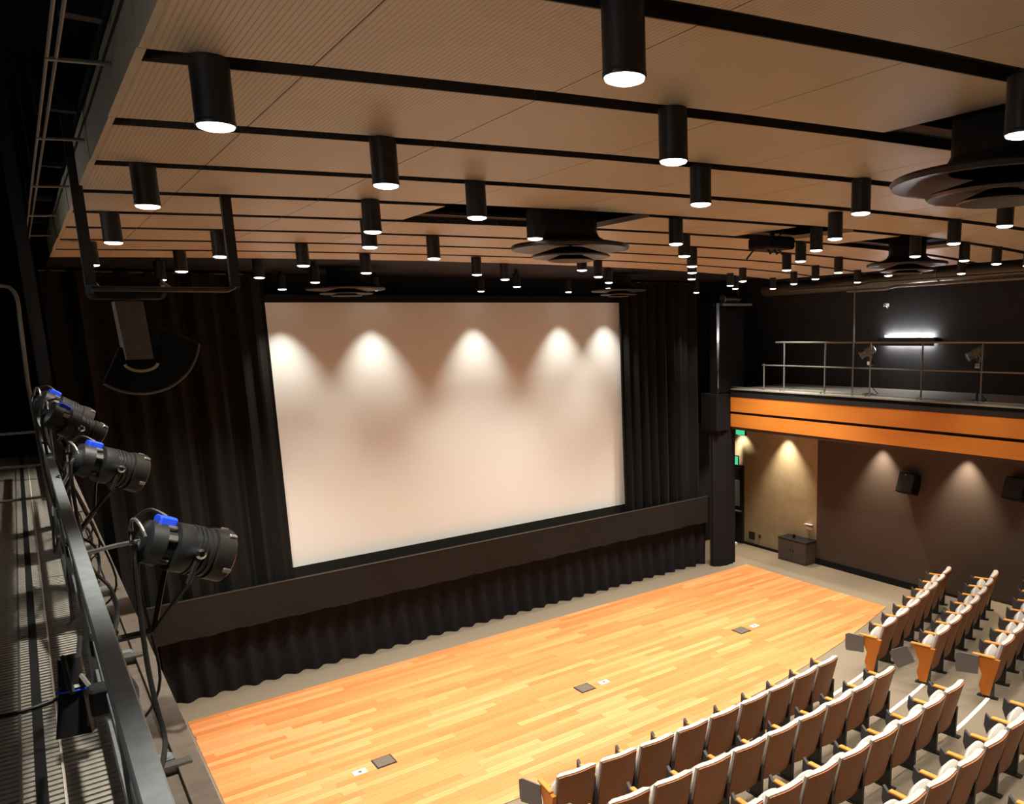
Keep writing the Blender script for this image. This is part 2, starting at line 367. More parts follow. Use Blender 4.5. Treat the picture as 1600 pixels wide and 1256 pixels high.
PITCH_S = 0.546; W2 = 0.228
def seat_meshes():
    d = {}
    def back(u, v, off, grow=0.0):                           # u across, v up
        x = (u-0.5)*2*(W2+grow); h = 0.20 + v*(0.62+grow)
        yy = 0.150*(1-v) - 0.035*(1-(2*u-1)**2) + 0.035
        crown = -0.010*(2*u-1)**6*v
        return Vector((x, yy + off, h + crown))
    d['back_shell'] = MB().slab(lambda u, v: back(u, v, 0.0), lambda u, v: back(u, v, 0.018), 6, 4).mesh('back_shell', 'shell', True)
    def cush(u, v):
        e = min(1, 6*min(u, 1-u), 6*(1-v)+0.25, 5*v+0.3); return back(u, v, 0.050+0.070*e**0.5, 0.012)
    d['back_cushion'] = MB().slab(lambda u, v: back(u, v, 0.0185, 0.012), cush, 8, 6).mesh('back_cushion', 'cushion', True)
    # folded-up seat pad: arched top, bulging front
    def pad(side):
        def fn(u, v):
            x = (u-0.5)*2*0.225; top = 0.675 - 0.12*abs(2*u-1)**2.6; z = 0.34 + v*(top-0.34)
            b = (1-abs(2*u-1)**4)*(1-(2*v-1)**6)
            return Vector((x, 0.262 + 0.03*v + side*(0.014+0.052*b), z))
        return fn
    d['seat_pad'] = MB().slab(pad(-1), pad(1), 8, 6).mesh('seat_pad', 'cushion', True)
    d['arm_cap'] = MB().bevel_box((-.028, .15, .595), (.028, .46, .622), .008).mesh('arm_cap', 'arm_wood')
    d['arm_panel'] = MB().prism([(.16, .38), (.48, .36), (.535, .50), (.525, .648), (.468, .594), (.15, .594)], -.024, .012,
        Matrix(((0, 0, 1, 0), (1, 0, 0, 0), (0, 1, 0, 0), (0, 0, 0, 1)))).mesh('arm_panel', 'arm_panel')
    d['pedestal'] = MB().prism([(.14, .02), (.32, .02), (.30, .42), (.13, .42)], -.02, .02,
        Matrix(((0, 0, 1, 0), (1, 0, 0, 0), (0, 1, 0, 0), (0, 0, 0, 1)))).box((-.035, .08, 0), (.035, .36, .02)).mesh('pedestal', 'metal_black')
    d['end_panel'] = MB().prism([(.19, .03), (.30, .03), (.345, .17), (.31, .33), (.42, .588), (.08, .588), (.14, .30)], -.022, .022,
        Matrix(((0, 0, 1, 0), (1, 0, 0, 0), (0, 1, 0, 0), (0, 0, 0, 1)))).mesh('end_panel', 'end_wood')
    d['tablet_arm'] = MB().prism([(.0, .02), (.29, .0), (.31, .06), (.31, .27), (.26, .30), (.0, .29)], -.009, .009,
        Matrix(((0, 0, 1, 0), (1, 0, 0, 0), (0, 1, 0, 0), (0, 0, 0, 1)))).mesh('tablet_arm', 'tablet')
    return d
SM = seat_meshes()
def part(key, e, x=0.0, rz=None, loc=None):
    o = link(key, SM[key], e, loc or (x, 0, 0))
    if rz is not None: o.rotation_euler = rz
    return o
def seat(x, r, label, group, end=None, last=False):
    th = math.atan(2*ARC_C*(x-ARC_X))
    e = empty('auditorium_seat', (x, arc(r, x), ROWZ[r]), th); tag(e, label, 'seat', group)
    for k in ('back_shell', 'back_cushion', 'seat_pad'): part(k, e)
    h = PITCH_S/2
    sides = [-h] + ([h] if last else [])
    for s in sides:
        if end is not None and s == -h:
            p = part('end_panel', e, s)
            o = part('tablet_arm', p, 0, (end[1], 0, end[0]), (-0.035, .36, .31)); o['label'] = 'grey fold-down tablet panel'
        else:
            p = part('arm_panel', e, s)
        part('arm_cap', p)
        part('pedestal', e, s)
ROWN = ['front row', 'second row', 'third row', 'fourth row', 'fifth row']
for r in range(5):                                            # centre block, counted from the aisle
    xr = [8.87, 8.89, 8.91, 8.92, 8.92][r]; count = [9, 9, 9, 9, 7][r]
    for k in range(count):
        x = xr - PITCH_S/2 - k*PITCH_S*0.998
        seat(x, r, 'grey seat with wooden back, %s from the aisle, %s of centre block' % (ORD[k], ROWN[r]),
             'seats of the centre block', end=(0.45, 0.0) if k == count-1 else None, last=(k == 0))
for r in range(4):                                            # block below the balcony
    x = 10.28; n = 7
    ends = [(0.10, 0.0), (0.12, -0.5), (0.10, 0.0), (0.1, -0.2)]
    for k in range(n):
        th = math.atan(2*ARC_C*(x-ARC_X)); step = PITCH_S*math.cos(th); xc = x+step/2; x += step
        seat(xc, r, 'grey seat with wooden back, %s from the aisle, %s beside brown wall' % (ORD[k], ROWN[r]),
             'seats of the block under the balcony', end=ends[r] if k == 0 else None, last=(k == n-1))

# ------------------------------------------------------------------ projection screen, curtains, skirt
scr = empty('projection_screen', (6.77, 13.97, 1.81)); tag(scr, 'large off-white projection screen above the stage, framed by black curtains', 'screen')
MB().box((-3.58, 0, 0), (3.58, .02, 4.42)).build('screen_cloth', 'screen', scr)
MB().box((-3.66, .0, -.24), (3.66, .03, -.003)).build('bottom_border', 'band', scr)
MB().box((-3.70, .02, -.24), (-3.583, .06, 4.5)).box((3.583, .02, -.24), (3.70, .06, 4.5)).build('side_border', 'black', scr)
MB().box((-3.70, .0, 4.423), (3.70, .06, 4.55)).build('top_border', 'black', scr)
struct(MB().box((0.3, 14.12, 6.26), (13.2, 14.2, 8.0)).build('wall_proscenium', 'black'))

def drape(name, x0, x1, y, z0, z1, per, amp, label, mat='curtain', sway=0.0, cat='curtain', seed=1, regular=False):
    rnd = random.Random(seed); e = empty(name, ((x0+x1)/2, y, z0)); tag(e, label, cat)
    L = x1-x0; nu = int(L/per*10); ks = [(rnd.uniform(.6, 1.5), rnd.uniform(0, 6.28), rnd.uniform(.4, 1.0)) for _ in range(4)]
    if regular: ks = [(1.0, 0.0, 1.5), (0.37, 1.0, 0.35)]
    def fn(u, v):
        x = u*L - L/2; s = 0.0
        for fq, ph, a in ks: s += a*math.sin(2*PI*x/per*fq + ph + 0.4*math.sin(v*2.2+ph))
        tap = (0.35+0.65*(1-v)) if regular else 0.7+0.3*(1-v)
        return Vector((x + sway*math.sin(3*x+v*4)*0.02, -amp*s*tap*0.55, v*(z1-z0)))
    me = MB().slab(fn, lambda u, v: fn(u, v)+Vector((0, 0.02, 0)), nu, 14)
    me.build('cloth', mat, e, None, True)
    MB().tube([(-L/2, .03, z1-z0), (L/2, .03, z1-z0)], .02).build('top_batten', 'metal_black', e)
    return e
drape('stage_curtain', 0.39, 3.22, 13.84, 1.5, 6.66, 0.40, 0.17, 'black stage curtain between the catwalk and the screen', seed=4)
drape('stage_curtain', 10.18, 12.46, 13.84, 1.5, 6.66, 0.34, 0.15, 'black stage curtain between the screen and the balcony', seed=9)
# boxed band under the screen
bd = empty('masking_band', (6.87, 13.62, 1.08)); tag(bd, 'charcoal cloth masking band running under the screen', 'masking')
rnd = random.Random(3)
bumps = [(rnd.uniform(-5.6, 5.6), rnd.uniform(.12, .3), rnd.uniform(-.02, .02)) for _ in range(26)]
def bandf(u, v):
    x = (u-.5)*11.8
    s = sum(a*math.exp(-((x-c+(v-.5)*.25)/w_)**2) for c, w_, a in bumps)
    return Vector((x, s*(1.1-v), v*0.61 + (0.018*math.sin(9*x)+0.012*math.sin(23*x+1))*(1-v)*0.5))
MB().slab(bandf, lambda u, v: bandf(u, v)+Vector((0, .05, 0)), 150, 6).build('front_cloth', 'band', bd, None, True)
MB().box((-5.9, -.004, .612), (5.9, .07, .622)).build('top_board', 'edge', bd)
MB().box((-5.9, .05, .10), (5.9, .12, .60)).build('frame', 'black', bd)
# pleated skirt hanging below the band
drape('stage_skirt', 1.15, 12.62, 13.80, 0.01, 1.24, 0.325, 0.075, 'black pleated skirt hanging to the floor below the masking band', 'skirt', seed=12, regular=True)
# black leg curtain at the end of the band
lg = empty('leg_curtain', (12.86, 13.5, 0.0)); tag(lg, 'narrow black leg curtain at the balcony end of the stage', 'curtain')
def legf(u, v):
    a = -PI*0.62 + u*PI*1.24; s = 1+0.06*math.sin(14*u*PI)
    return Vector((0.36*math.sin(a)*s, -0.19*math.cos(a)*s, v*4.12))
MB().slab(legf, lambda u, v: legf(u, v)*0.94+Vector((0, 0.0, 0.06*0+0.0)), 48, 6).build('cloth', 'skirt', lg, None, True)
MB().box((-.40, -.24, 3.3), (-.02, .28, 4.15)).build('upper_box', 'black', lg)

# ------------------------------------------------------------------ balcony
bal = empty('balcony', (12.95, 4.0, 3.3)); tag(bal, 'side balcony with orange timber fascia and dark deck', 'balcony')
Y0, Y1 = -8.9, 9.29
MB().box((.03, Y0, .0), (1.98, Y1, .06)).build('soffit', 'brown_wall', bal)
MB().box((.34, Y1, .0), (1.98, 11.25, .06)).build('soffit', 'brown_wall', bal)
MB().box((.0, Y0, .93), (1.98, Y1, .955)).build('deck', 'deck', bal)
MB().box((.02, Y0, .06), (.10, Y1, .93)).build('edge_beam', 'black', bal)
MB().box((-.012, Y0, .07), (.018, Y1, .365)).build('fascia_board', 'fascia_wood', bal)
MB().box((-.012, Y0, .425), (.018, Y1, .765)).build('fascia_board', 'fascia_wood', bal)
MB().box((-.02, Y0, .77), (.12, Y1, .86)).build('cap', 'metal_black', bal)
MB().tube([(.07, Y0, .99), (.07, Y1, .99)], .012).build('kick_rail', 'steel', bal)
MB().box((.25, 7.7, -.02), (1.5, 7.95, .0)).build('soffit_step', 'brown_wall', bal)
rl = empty('guard_rail', (13.12, 8.0, 4.255)); tag(rl, 'grey steel guard rail along the balcony edge', 'railing')
for y in (12.40, 11.80, 10.68, 9.56, 8.42, 7.25, 6.1, 4.9, 3.7):
    top = .58 if y == 12.40 else 1.05
    po = MB().tube([(0, y-8, 0), (0, y-8, top)], .017).build('post', 'pipe', rl)
    MB().tube([(0, y-8, .04), (-.13, y-8, .04), (-.13, y-8, -.08)], .013, 6).build('bracket', 'steel', po)
MB().tube([(0, -5, 1.055), (0, 4.05, 1.055)], .019).build('top_rail', 'pipe', rl)
MB().tube([(0, -5, .55), (0, 4.45, .55)], .015).build('middle_rail', 'pipe', rl)
pl = empty('hanging_pole', (13.06, 9.93, 4.165)); tag(pl, 'tall thin steel pole rising from the balcony edge to the roof', 'pole')
MB().tube([(0, 0, 0), (0, 0, 4.03)], .016).build('shaft', 'pipe', pl)
MB().box((-.05, -.05, -.005), (.05, .05, .02)).build('base_plate', 'steel', pl)

def spot_head(mb_parts, e, o, d, rad, length, blue=True):
    """theatre lantern: o = centre in e's space, d = beam direction"""
    M = frame(o, d); L = length; R = rad
    MB().lathe([(R*.55, -L*.5), (R*.85, -L*.46), (R*.9, -L*.30), (R*.72, -L*.28), (R*.72, -L*.18), (R*.98, -L*.16), (R, .0), (R*.94, .02), (R*.94, L*.20), (R*1.0, L*.21), (R*1.0, L*.25), (R*.92, L*.26)], 24, M, True, False).build('body', 'metal_black', e, None, True); bo = e.children[-1]
    for q in (0.03, 0.08, 0.13):
        MB().lathe([(R*.945, L*q), (R*1.02, L*q+.002), (R*1.02, L*q+.010), (R*.945, L*q+.012)], 24, M, False, False).build('cooling_fin', 'metal_black', bo)
    MB().lathe([(R*.92, L*.26), (R*1.06, L*.28), (R*1.10, L*.48), (R*1.02, L*.50), (R*.95, L*.48), (R*.9, L*.30)], 24, M, False, False).build('front_ring', 'metal_dark', e, None, True); fr_ = e.children[-1]
    MB().lathe([(R*.9, L*.36), (R*.5, L*.40), (.002, L*.41)], 24, M, False, False).build('lens', 'chrome', fr_, None, True)
    MB().bevel_box((-R*.35, R*.70, -L*.40), (R*.35, R*1.12, -L*.20), .008, M).build('connector', 'blue' if blue else 'metal_black', bo)
    for a_ in (0.4, 1.3, 2.2, 3.6):                            # bright spring clips round the front ring
        MB().bevel_box((-.010, -.006, -.016), (.010, .006, .016), .003, M @ Matrix.Translation((R*1.10*math.cos(a_), R*1.10*math.sin(a_), L*.44)) @ Matrix.Rotation(a_+PI/2, 4, 'Z')).build('clip', 'steel', fr_)
    for a_ in (0.5, 1.1, 2.0, 2.7, 4.0, 5.2):                  # vents, screws and terminals on the lamp cap
        MB().bevel_box((-.013, -.009, -.02), (.013, .009, .02), .004, M @ Matrix.Translation((R*.80*math.cos(a_), R*.80*math.sin(a_), -L*.25)) @ Matrix.Rotation(a_+PI/2, 4, 'Z')).build('terminal', 'steel' if a_ < 3 else 'metal_dark', bo)
    MB().tube(smooth([M @ Vector((0, R*1.1, -L*.30)), M @ Vector((R*.5, R*1.2, -L*.46)), M @ Vector((R*.9, R*.5, -L*.55)), M @ Vector((R*.5, -R*.3, -L*.52))]), .007, 6).build('lead', 'cable', bo)
    for sx in (-1, 1):
        MB().lathe([(.022, 0), (.022, .03), (.012, .035)], 10, M @ Matrix.Translation((sx*R*.98, 0, L*.05)) @ Matrix.Rotation(sx*PI/2, 4, 'Y')).build('pivot_knob', 'chrome', bo)
    hd = [M @ Vector((R*.75*math.cos(a), R*.75*math.sin(a), -L*.5-.045*math.sin(a*1.0))) for a in [PI*.1+PI*.8*i/10 for i in range(11)]]
    MB().tube(hd, .007, 6).build('rear_handle', 'steel', bo)
    return M
for y, lab, xd in ((9.70, 'silver spotlight on a stand behind the balcony rail, nearer the stage', 0), (7.42, 'silver spotlight on a stand behind the balcony rail, farther from the stage', 0)):
    e = empty('stand_spotlight', (13.31, y, 4.256)); tag(e, lab, 'spotlight', 'balcony spotlights')
    MB().lathe([(.14, 0), (.14, .03), (.03, .05)], 16).build('base', 'metal_black', e)
    MB().tube([(0, 0, .03), (0, 0, .66)], .018).build('pole', 'metal_black', e)
    M = frame((-.02, .06, .86), (-.62, .55, -.42)); R, L = .085, .32
    MB().lathe([(R*.5, -L*.5), (R, -L*.42), (R, L*.1), (R*.8, L*.12), (R*.8, L*.4), (R*.95, L*.42), (R*.95, L*.5)], 20, M, True, False).build('body', 'steel', e, None, True)
    MB().lathe([(R*.93, L*.46), (.002, L*.44)], 20, M, False, False).build('lens', 'chrome', e)
    MB().tube([M @ Vector((R*1.1, 0, 0)), M @ Vector((R*1.2, -R*1.2, -.02)), (0, 0, .66), M @ Vector((-R*1.2, -R*1.2, -.02)), M @ Vector((-R*1.1, 0, 0))], .012, 6).build('yoke', 'steel', e)
    MB().tube([(.0, .02, .66), (.06, .10, .5), (.08, .05, .2), (.15, -.1, .02)], .008, 6).build('cable', 'cable', e)
    MB().bevel_box((-.05, -.06, .60), (.06, .05, .68), .01).build('clamp', 'chrome', e)
ft = empty('fluorescent_light', (14.90, 9.90, 5.22)); tag(ft, 'lit fluorescent wall light on the dark balcony wall', 'wall light')
MB().box((-.10, -.66, .02), (.05, .66, .14)).box((-.105, -.66, -.035), (-.095, .66, .14)).build('tray', 'metal_black', ft)
MB().tube([(-.02, -.58, .17), (-.02, .58, .17)], .013).build('upper_tube', 'tube_balcony', ft)
MB().tube([(-.02, -.58, .0), (-.02, .58, .0)], .010).build('lower_tube', 'tube_balcony', ft)
MB().box((-.08, -.72, .03), (.05, -.66, .12)).box((-.08, .66, .03), (.05, .70, .12)).build('end_cap', 'black', ft)
wc = empty('wall_camera', (14.94, 10.45, 6.05)); tag(wc, 'small pale camera high on the dark balcony wall', 'camera')
MB().bevel_box((-.16, -.04, -.03), (-.04, .04, .04), .01).build('body', 'white', wc)
MB().tube([(0, .02, -.06), (-.05, .02, -.05), (-.09, .0, 0)], .012).build('bracket', 'steel', wc)
dc = empty('ventilation_duct', (13.9, 8.0, 6.45)); tag(dc, 'round galvanised duct running above the balcony', 'duct')
MB().tube([(0, -6, .12), (0, 1.0, .12), (.0, 1.6, .08), (.0, 3.2, .05), (.1, 5.2, .05)], .15, 16).build('main_duct', 'duct', dc, None, True)
for y in (-1.2, 0.6, 2.4): MB().tube([(0, y, .11), (0, y+.05, .11)], .162, 16).build('collar', 'steel', dc)
MB().tube([(-.22, -4, -.07), (-.22, 1.4, -.07), (-.20, 1.7, -.11), (-.20, 2.6, -.11)], .03, 10).build('pipe', 'pipe', dc)
MB().tube([(-.26, -4, .02), (-.26, 2.0, .02), (-.22, 2.3, -.02), (-.2, 4.2, -.02)], .022, 10).build('pipe', 'pipe', dc)
for y in (-3, 0, 3): MB().tube([(0, y, .2), (0, y, 1.75)], .008, 6).build('hanger', 'steel', dc)
rb = empty('silver_roll', (12.85, 13.55, 6.16)); tag(rb, 'silvery roll lying on the dark frame above the leg curtain', 'roll')
MB().tube([(.02, -.12, .13), (.22, -.12, .13), (.50, -.12, .12)], .075, 14).build('roll', 'chrome', rb, None, True)  # chrome finish put on the roll so it shines by reflecting the lamps
MB().tube([(-.02, -.12, .13), (.02, -.12, .13)], .09, 14).build('end_cap', 'steel', rb)
MB().box((-.10, -.22, -.02), (.85, .1, .03)).build('shelf', 'metal_grey', rb)
MB().box((.6, .02, .03), (.66, .08, .62)).build('hanger', 'metal_black', rb)
cp = empty('corner_post', (12.52, 13.28, 4.15)); tag(cp, 'bright steel corner strip beside the black leg curtain', 'post')
MB().add([(-.012, -.02, 0), (.012, -.02, 0), (.012, .02, 0), (-.012, .02, 0), (-.045, -.03, 2.05), (.05, -.03, 2.05), (.05, .03, 2.05), (-.045, .03, 2.05)], [(3,2,1,0),(4,5,6,7),(0,1,5,4),(1,2,6,5),(2,3,7,6),(3,0,4,7)]).build('strip', 'chrome', cp)
MB().box((.05, .05, .02), (.9, .3, 1.92)).build('back_panel', 'black', cp)

# under the balcony
for i, y in enumerate((14.45, 12.90, 10.16, 8.18, 6.2, 4.2)):
    e = empty('recessed_downlight', (SX-0.25, y, 3.30))
    tag(e, 'recessed downlight in the balcony soffit, %s from the exit' % ORD[i], 'downlight', 'soffit downlights')
    MB().lathe([(.085, -.008), (.085, .0), (.06, .0), (.06, -.008)], 20, None, False, False).build('ring', 'metal_black', e)
    MB().lathe([(.058, -.002), (.001, -.003)], 20, None, False, False).build('lamp_face', 'soffit_face', e)
    ld = bpy.data.lights.new('soffit_spot', 'SPOT'); ld.energy = WALL_W; ld.color = (1.0, 0.86, 0.66); ld.spot_size = math.radians(76); ld.spot_blend = 0.85; ld.shadow_soft_size = 0.03
    link('light', ld, e, (0, 0, -.02))
ex = empty('exit_sign', (14.3, 14.30, 3.02)); tag(ex, 'glowing green exit sign hung below the balcony fascia', 'exit sign')
MB().bevel_box((-.03, -.17, -.09), (.03, .17, .09), .01).build('housing', 'black', ex)
MB().box((-.036, -.155, -.075), (-.031, .155, .075)).build('lit_panel', 'exit', ex)
MB().box((-.155, -.036, -.075), (-.02, -.031, .075)).build('side_panel', 'exit', ex)
MB().tube([(0, 0, .09), (0, 0, .279)], .01).build('stem', 'metal_black', ex)
ex = empty('exit_marker', (14.45, 14.60, 2.22)); tag(ex, 'small green glowing marker above the dark exit doorway', 'exit sign')
MB().bevel_box((-.02, -.06, -.13), (.02, .10, .13), .006).build('housing', 'black', ex)
MB().box((-.025, -.05, -.11), (-.021, .09, .11)).build('lit_panel', 'exit', ex)
bn = empty('notice_board', (14.43, 14.62, 0.92)); tag(bn, 'dark framed board standing on a ledge beside the exit', 'board')
MB().box((-.03, -.21, 0), (.0, .24, 1.12)).build('frame', 'black', bn)
MB().box((-.035, -.17, .10), (-.031, .20, .80)).build('panel', 'metal_grey', bn)
MB().box((-.12, -.22, -.04), (.0, .25, -.01)).build('ledge', 'steel', bn)
o = empty('floor_stop', (14.1, 14.45, 0.0)); tag(o, 'small white block on the floor beside the leg curtain', 'block')
MB().bevel_box((-.1, -.06, 0), (.16, .05, .08), .01).build('block', 'white', o)
cb = empty('low_cabinet', (14.33, 12.42, 0.0)); tag(cb, 'low dark cabinet against the cream wall', 'cabinet')
MB().box((-.19, -.44, .0), (.19, .44, .54)).build('body', 'brown_wall', cb)
MB().box((-.20, -.45, .54), (.195, .45, .565)).build('top', 'metal_black', cb)
MB().box((-.197, -.42, .04), (-.191, -.01, .52)).build('door', 'brown_wall', cb); MB().box((-.21, -.06, .28), (-.197, -.04, .34)).build('handle', 'metal_black', cb.children[-1])
MB().box((-.197, .01, .04), (-.191, .42, .52)).build('door', 'brown_wall', cb); MB().box((-.21, .04, .28), (-.197, .06, .34)).build('handle', 'metal_black', cb.children[-1])
ob = empty('wall_socket', (SX+.028, 12.20, 0.80)); tag(ob, 'white double socket plate on the cream wall above the low cabinet', 'socket')
MB().box((-.03, -.10, 0), (0, .10, .07)).build('plate', 'white', ob); MB().box((-.09, -.11, .12), (0, .11, .135)).build('shelf', 'white', ob)
ob = empty('cup', (14.30, 12.50, 0.566)); tag(ob, 'small dark cup standing on the low cabinet', 'cup')
MB().lathe([(.03, 0), (.036, .09), (.03, .09), (.026, .01)], 14, None, True, False).build('body', 'metal_black', ob); MB().tube([(.033, 0, .02), (.06, 0, .045), (.035, 0, .075)], .006, 6).build('handle', 'metal_black', ob)
ob = empty('wall_vent', (SX+.028, 14.13, 0.17)); tag(ob, 'square dark vent low on the cream wall', 'vent')
MB().box((-.02, -.1, 0), (0, .1, .2)).build('frame', 'metal_black', ob)
for k in range(6): MB().box((-.026, -.085, .02+k*.028), (-.018, .085, .036+k*.028)).build('slat', 'edge', ob)
ob = empty('light_switch', (SX+.028, 13.85, 0.25)); tag(ob, 'small dark switch plate beside the square wall vent', 'switch')
MB().box((-.012, -.03, 0), (0, .03, .09)).build('plate', 'edge', ob); MB().box((-.02, -.01, .03), (-.012, .01, .06)).build('rocker', 'metal_black', ob)
for y, z, lab in ((9.42, 2.14, 'black wall loudspeaker between the two light pools on the brown wall'), (7.12, 2.36, 'black wall loudspeaker at the picture edge on the brown wall')):
    e = empty('wall_speaker', (14.30, y, z)); tag(e, lab, 'loudspeaker', 'brown wall loudspeakers')
    Mx = Matrix.Rotation(0.35, 4, 'Y')
    MB().bevel_box((-.14, -.2, 0), (.12, .2, .42), .012, Mx).build('cabinet', 'black', e)
    MB().box((-.148, -.18, .02), (-.141, .18, .40), Mx).build('grille', 'metal_black', e)
    MB().lathe([(.012, 0), (.012, .01)], 10, Mx @ Matrix.Translation((-.149, .02, .37)) @ Matrix.Rotation(-PI/2, 4, 'Y')).build('indicator', 'chrome', e)
    MB().tube([(.1, 0, .2), (.198, 0, .22)], .025).build('bracket', 'metal_black', e)

# ------------------------------------------------------------------ ceiling downlights
LAMPS = [(0.65,3.21),(0.68,5.28),(0.69,7.34),(0.70,9.58),(1.51,1.99),(1.54,11.68),(1.55,4.02),(1.55,10.18),(1.58,8.23),(2.13,5.85),
 (2.40,2.82),(2.45,4.84),(2.47,6.88),(2.50,8.97),(2.51,10.95),(3.26,1.69),(3.35,3.69),(3.39,5.71),(3.39,7.68),(3.40,11.72),(3.44,9.78),
 (4.58,3.45),(4.72,5.53),(4.82,9.62),(4.90,13.55),(3.42,13.55),(5.60,6.43),(5.64,10.39),(5.69,8.48),(5.73,4.58),(6.25,3.33),(6.44,5.38),(6.63,7.47),(6.64,9.49),
 (6.77,12.07),(6.85,13.55),(7.18,4.32),(7.36,6.38),(7.41,8.35),(7.64,10.63),(8.14,5.37),(8.37,7.50),(8.40,9.48),(8.73,12.15),(8.75,13.55),(9.34,5.47),
 (9.55,7.56),(9.71,9.67),(9.87,13.55),(10.37,5.61),(10.48,10.76),(10.55,8.82),(11.05,7.76),(11.37,10.01),(11.50,11.66),(11.83,13.20),(11.89,7.00),(12.25,9.26),(12.39,11.47)]
ADDED_LAMPS = [(0.65,1.14),(0.65,-0.9),(4.6,1.4),(6.3,1.2),(7.2,2.3),(8.3,3.3),(9.3,3.4),(10.3,3.5),(11.2,5.6),(12.0,4.6),(12.3,2.4),(8.3,1.2),(10.3,1.4),(2.4,0.4),(5.6,0.0),(8.3,-0.8),(11.3,-0.4)]  # added out of view, continuing the pattern to light seats and catwalk
CUTS = [1.1, 1.95, 2.9, 4.0, 5.2, 6.0, 6.95, 7.9, 8.9, 10.1, 10.9, 11.65, 99]
cols = {}
for x, y in LAMPS:
    cols.setdefault(next(i for i, c in enumerate(CUTS) if x < c), []).append((x, y))
ZB = 6.42; RL = 0.064
HL = ZC-ZB-.004
cyl = MB().lathe([(RL*.93, .006), (RL*.95, .0), (RL, .0), (RL, HL), (RL*.96, HL+.003)], 28, None, False, True).mesh('housing', 'metal_black', True)
face = MB().lathe([(RL*.94, .002), (RL*.90, -.006), (RL*.6, -.013), (.001, -.016)], 28, None, False, False).mesh('lamp_face', 'lamp_face', True)
rim = MB().lathe([(RL*1.0, .0), (RL*1.025, .003), (RL*1.025, .014), (RL*1.0, .017)], 28, None, False, False).mesh('trim_ring', 'metal_black', True)
LD = bpy.data.lights.new('downlight_spot', 'SPOT'); LD.energy = LAMP_W; LD.color = LAMP_COL; LD.spot_size = math.radians(72); LD.spot_blend = 0.85; LD.shadow_soft_size = 0.04
LW = LD.copy(); LW.energy = LAMP_W*2.25; LW.spot_size = math.radians(98)
LS = LD.copy(); LS.energy = LAMP_W*0.72; LS.spot_size = math.radians(70); LS.spot_blend = 0.8      # the dimmed row that washes the screen
def downlight(x, y, label, group):
    e = empty('cylinder_downlight', (x, y, ZB)); tag(e, label, 'downlight', group)
    h = link('housing', cyl, e); link('lamp_face', face, e); link('trim_ring', rim, h)
    zt = ceil_z(x, y) - ZB
    MB().lathe([(RL*.5, HL), (RL*.5, max(zt, HL+.004))], 16).build('ceiling_stem', 'metal_black', e)
    link('light', LS if y > 13 else (LW if y > 10.5 else LD), e, (0, 0, -.025))
for ci, lst in sorted(cols.items()):
    lst.sort(key=lambda p: p[1])
    for k, (x, y) in enumerate(lst):
        downlight(x, y, 'lit black cylinder downlight, %s from the viewer in the %s line from the catwalk' % (ORD[k], ORD[ci]), 'ceiling downlights')
for i, (x, y) in enumerate(ADDED_LAMPS):
    downlight(x, y, 'added lit black cylinder downlight over the seats, %s of those beyond the picture' % ORD[i], 'added ceiling downlights over the seats')

# ------------------------------------------------------------------ round ceiling diffusers and projector
DP = [(.235, .55), (.235, .14), (.255, .10), (.31, .07), (.50, .035), (.515, .02), (.505, .0), (.47, .0), (.30, .05), (.24, .06)]
D2 = [(.0, .02), (.12, .02), (.33, -.045), (.345, -.055), (.335, -.066), (.30, -.066), (.18, -.03), (.0, -.02)]
D3 = [(.0, -.035), (.08, -.035), (.19, -.082), (.20, -.090), (.19, -.097), (.10, -.07), (.0, -.06)]
for x, y, s, lab in ((3.90, 5.98, 1.0, 'round dark ceiling diffuser in the opening above the middle of the stage'),
                     (4.02, 2.17, 1.06, 'large round dark ceiling diffuser cut by the picture edge'),
                     (8.85, 5.95, .95, 'round dark ceiling diffuser above the seats below the balcony'),
                     (4.15, 12.75, 1.14, 'round dark ceiling diffuser in front of the screen, nearer the catwalk'),
                     (9.1, 12.35, 1.02, 'round dark ceiling diffuser in front of the screen, nearer the balcony')):
    e = empty('ceiling_diffuser', (x, y, 6.375)); tag(e, lab, 'diffuser', 'round ceiling diffusers')
    zt = .32 if y > 12 else .68
    MB().lathe([(r*s, z if i else zt) for i, (r, z) in enumerate(DP)], 40, None, False, False).build('outer_cone', 'diffuser', e, None, True)
    MB().lathe([(max(r*s, .002), z) for r, z in D2], 36, None, False, False).build('middle_cone', 'diffuser', e, None, True)
    MB().lathe([(max(r*s, .002), z) for r, z in D3], 32, None, False, False).build('inner_cone', 'diffuser', e, None, True)
    MB().tube([(0, 0, -.05), (0, 0, .3)], .012).build('stem', 'metal_black', e)
pj = empty('projector', (6.38, 5.92, 6.47)); tag(pj, 'black projector hung in an opening of the tan ceiling', 'projector')
MB().bevel_box((-.19, -.16, .0), (.19, .18, .12), .02).build('body', 'black', pj)
MB().lathe([(.05, 0), (.055, .05), (.045, .05), (.04, .02)], 18, Matrix.Translation((-.05, .18, .06)) @ Matrix.Rotation(-PI/2, 4, 'X')).build('lens', 'chrome', pj)
MB().tube([(0, 0, .12), (0, 0, .58)], .025).build('ceiling_pole', 'metal_black', pj)
MB().tube([(-.16, .0, .06), (-.25, .05, -.03), (-.30, .08, -.10)], .009, 6).build('arm', 'metal_black', pj)
for q in (-.1, .0, .08): MB().tube([(q, -.02, .0), (q+.03, -.05, -.05)], .012, 6).build('lug', 'metal_black', pj)
MB().tube([(.15, .1, .1), (.22, .05, .2), (.2, .0, .5)], .008, 6).build('cable', 'cable', pj)

